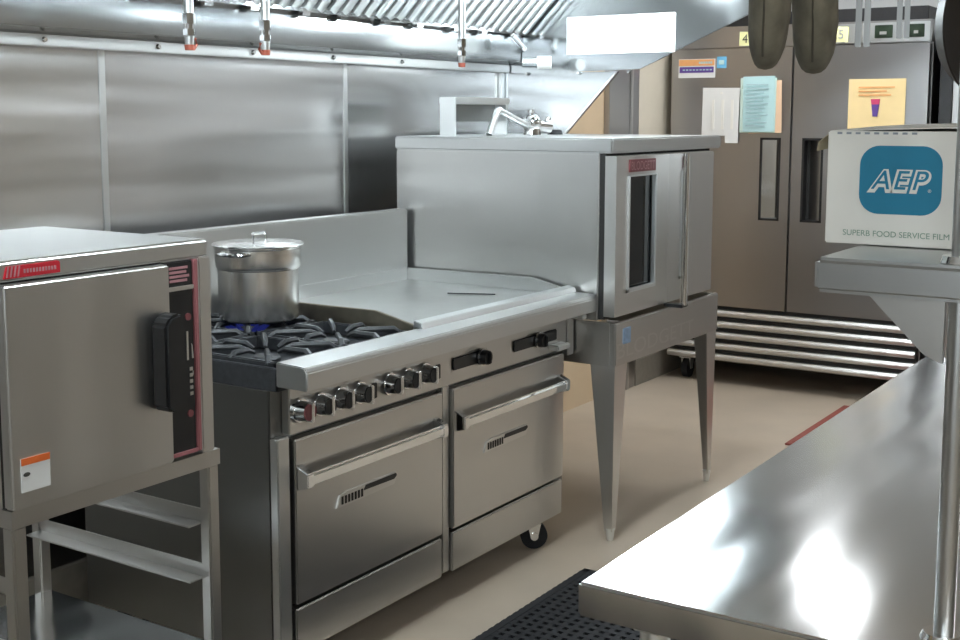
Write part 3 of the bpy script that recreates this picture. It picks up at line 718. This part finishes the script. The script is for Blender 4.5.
RT, UP = (0, -1, 0), (0, 0, 1)
for ch, dy in (('A', .0245), ('E', -.002), ('P', -.0245)):
    lettering('logo_letter_outline', ch, (BX0 - .001, lc[0] + dy, lc[1] - .0012), RT, UP, .0305, 'carton', lg, offset=.075, shear=.25, depth=.0004, scale=.0355)
    lettering('logo_letter', ch, (BX0 - .001, lc[0] + dy - .0006, lc[1] + .0003), RT, UP, .0215, 'teal', lg, offset=.004, shear=.25, depth=.0010, scale=.0335)
lettering('lettering', 'SUPERB FOOD SERVICE FILM', (BX0 - .0005, .4045, 1.3540), RT, UP, .0072, 'green', bx, width=.130, depth=.0006)
lettering('trademark', '®', (BX0 - .001, lc[0] - .036, lc[1] - .012), RT, UP, .004, 'carton', lg, depth=.0006)

# ------------------------------------------------------------------ pot rack and what hangs from it
RZ = 1.98
rk = thing('pot_rack', (2.3, .62, RZ), 'hanging steel pot rack above the work table edge', 'rack')
m = MB()
for y in (.56, .62): m.tube([(1.35, y, RZ), (3.1, y, RZ)], .009)
for x in (1.35, 1.8, 2.25, 2.7, 3.1): m.tube([(x, .55, RZ), (x, .63, RZ)], .007)
m.build('frame', 'steel_soft', rk)
for x in (1.36, 3.09): MB().tube([(x, .585, RZ), (x, .585, HC)], .006).build('hanger_rod', 'steel_soft', rk)
def hook(x, y, z, parent):
    pts = [(x, y, z), (x, y, RZ - .035), (x, y - .0115, RZ - .016)]
    for k in range(9): pts.append((x, y - .0116 * math.cos(PI * k / 8), RZ + .0116 * math.sin(PI * k / 8)))
    MB().tube(pts, .0025, 8).build('hook', 'steel_soft', parent)
for i, (x, y, zb, half, seam, lab) in enumerate(((1.677, .62, 1.565, .0292, -.25, 'left of the two grey quilted mitts hanging over the table'),
                                              (1.874, .62, 1.565, .0345, -.10, 'right of the two grey quilted mitts with a sooty tip'))):
    t = thing('hanging_oven_mitt', (x, y, zb), lab, 'oven mitt', 'hanging oven mitts')
    va = math.atan2(y, x)
    fwd = Vector((math.cos(va), math.sin(va), 0)); sd_ = Vector((math.sin(va), -math.cos(va), 0))
    prof = [(0, .10), (.002, .34), (.007, .52), (.016, .67), (.030, .80), (.050, .91), (.075, .98), (.11, 1.0), (.16, 1.0), (.21, .97), (.26, .93), (.30, .95), (.33, .97)]
    m = MB(); b = m.bm; rings = []; NS = 28
    for j, (h, k) in enumerate(prof):
        lean = .004 * math.sin(h * 14 + i)
        ring = []
        for q in range(NS):
            a = 2 * PI * q / NS
            u = math.cos(a); v = math.sin(a)
            wv = 1 + .035 * math.sin(h * 55 + q * 1.3) * (1 if .02 < h < .3 else 0)
            # flattened loaf: the seam edge faces the aisle
            su = abs(u) ** .85 * (1 if u > 0 else -1)
            p = Vector((x, y, zb + h)) + sd_ * (su * half * k * wv + lean) + fwd * (v * .075 * min(1, k * 1.05))
            ring.append(b.verts.new(p))
        rings.append(ring)
    for A, B in zip(rings, rings[1:]):
        for q in range(NS): b.faces.new((A[q], A[(q + 1) % NS], B[(q + 1) % NS], B[q]))
    b.faces.new(rings[0][::-1]); b.faces.new(rings[-1]); bmesh.ops.recalc_face_normals(b, faces=b.faces[:])
    m.build('quilted_body', 'mitt', t)
    pts = []
    for h, k in prof[3:]:
        pts.append(tuple(Vector((x, y, zb + h)) + sd_ * (seam * half * k + .004 * math.sin(h * 14 + i)) - fwd * (.0745 * min(1, k * 1.05) * math.sqrt(max(0, 1 - (abs(seam)) ** 2.3)))))
    MB().tube(pts, .0016, 6).build('seam', 'mittd', t)
    MB().tube([(x - .01, y, zb + .328), (x - .006, y, zb + .36), (x + .004, y, zb + .365), (x + .008, y, zb + .34), (x + .008, y, zb + .328)], .003, 8).build('hanging_loop', 'mittd', t)
    hook(x, y, zb + .362, t)
for x, zb, w, lab in ((2.137, 1.617, .026, 'steel tongs hanging left, over the numbered sticky note 5'), (2.395, 1.645, .025, 'steel tongs hanging right, in front of the refrigerator displays')):
    y = .62
    t = thing('hanging_tongs', (x, y, zb), lab, 'tongs', 'hanging steel tongs')
    va = math.atan2(y, x)
    for s in (-1, 1):
        a = MB()
        dx, dy = math.sin(va) * s * w * .27, -math.cos(va) * s * w * .27
        hwd = w * .2
        a.prism([(x + dx - hwd * math.sin(va) , y + dy + hwd * math.cos(va)), (x + dx - hwd * math.sin(va) - .004 * math.cos(va), y + dy + hwd * math.cos(va) - .004 * math.sin(va)), (x + dx + hwd * math.sin(va) - .004 * math.cos(va), y + dy - hwd * math.cos(va) - .004 * math.sin(va)), (x + dx + hwd * math.sin(va), y + dy - hwd * math.cos(va))], 'z', zb, zb + .30, .0008)
        a.build('arm', 'steel_dark', t)
    MB().cyl((x, y, zb + .285), (x, y, zb + .315), w * .5, w * .35, 16).build('hinge', 'chrome', t)
    hook(x, y, zb + .31, t)
# skillet
PN = thing('hanging_skillet', (2.735, .56, 1.683), 'dark round skillet hanging at the right edge over the table', 'pan', local=True)
PN.rotation_euler = (0, 0, math.atan2(.56, 2.80) + math.radians(180 + 56))
rotm = Matrix.Rotation(PI / 2, 4, 'Y')
MB().lathe([(0, 0), (.105, 0), (.118, .006), (.147, .045), (.150, .047), (.147, .049), (.116, .012), (.103, .006), (0, .006)], (-.02, 0, 0), 64, rotm).build('pan_body', 'pan', PN)
MB().tube([(.018, 0, .14), (.02, 0, .18), (.012, 0, .22), (.006, 0, .270)], [.010, .010, .011, .008], 10).build('handle', 'pan', PN)
pw = [(PN.location.x, .56, 1.945), (PN.location.x, .56, 1.955), (PN.location.x, .56 - .0115, 1.966)] + [(PN.location.x, .56 - .0116 * math.cos(PI * k / 8), RZ + .0116 * math.sin(PI * k / 8)) for k in range(9)]
ri = Matrix.Rotation(-PN.rotation_euler.z, 3, 'Z')
MB().tube([ri @ (Vector(q) - PN.location) for q in pw], .0025, 8).build('hook', 'steel_soft', PN)

# ------------------------------------------------------------------ floor mats
m = MB()
MX0, MX1, MY0, MY1 = -.45, 3.49, .95, 1.865  # near end lengthened out of view to darken the table edge's reflection
m.box(MX0, MX1, MY0, MY1, .0005, .004)
for a in ((MX0, MX1, MY0, MY0 + .03), (MX0, MX1, MY1 - .03, MY1), (MX0, MX0 + .03, MY0, MY1), (MX1 - .03, MX1, MY0, MY1)): m.box(*a, .0005, .014, .003)
nx, ny = 116, 27
for i in range(1, nx): x = MX0 + (MX1 - MX0) * i / nx; m.box(x - .009, x + .009, MY0, MY1, .003, .013)
for j in range(1, ny): y = MY0 + (MY1 - MY0) * j / ny; m.box(MX0, MX1, y - .009, y + .009, .003, .0125)
tag(m.build('floor_mat', 'rubber'), 'long black rubber floor mat with holes in the aisle by the range', 'mat')
m = MB().box(5.40, 6.30, 1.0, 1.853, .0005, .010, .003)
m.prism([(5.44, 1.04), (6.26, 1.04), (6.26, 1.83), (5.44, 1.83)], 'z', .009, .012)
tag(m.build('floor_mat', 'redmat'), 'red floor mat lying in front of the refrigerator', 'mat')

# ------------------------------------------------------------------ camera, world, view
f = 1234.3; CYP = 264.85
p, yw, r = math.radians(6.876), math.radians(33.141), math.radians(.082)
F = Vector((math.cos(yw) * math.cos(p), math.sin(yw) * math.cos(p), -math.sin(p)))
Rr = Vector((math.sin(yw), -math.cos(yw), 0)); U = Rr.cross(F)
R2 = Rr * math.cos(r) + U * math.sin(r); U2 = -Rr * math.sin(r) + U * math.cos(r)
cam = bpy.data.cameras.new('camera'); co = bpy.data.objects.new('camera', cam); COL.objects.link(co)
mt = Matrix((R2, U2, -F)).transposed().to_4x4(); mt.translation = (0, 0, 1.5)
co.matrix_world = mt
cam.sensor_width = 36; cam.lens = f / 960 * 36; cam.shift_y = -(320 - CYP) / 960; cam.clip_start = .02
SC.camera = co
w = bpy.data.worlds.new('world'); SC.world = w; w.use_nodes = True
w.node_tree.nodes['Background'].inputs['Color'].default_value = (.5, .5, .5, 1)
w.node_tree.nodes['Background'].inputs['Strength'].default_value = .1
SC.view_settings.view_transform = 'Standard'; SC.view_settings.look = 'None'
SC.view_settings.gamma = 1; SC.view_settings.use_curve_mapping = False
SC.view_settings.exposure = 0.92
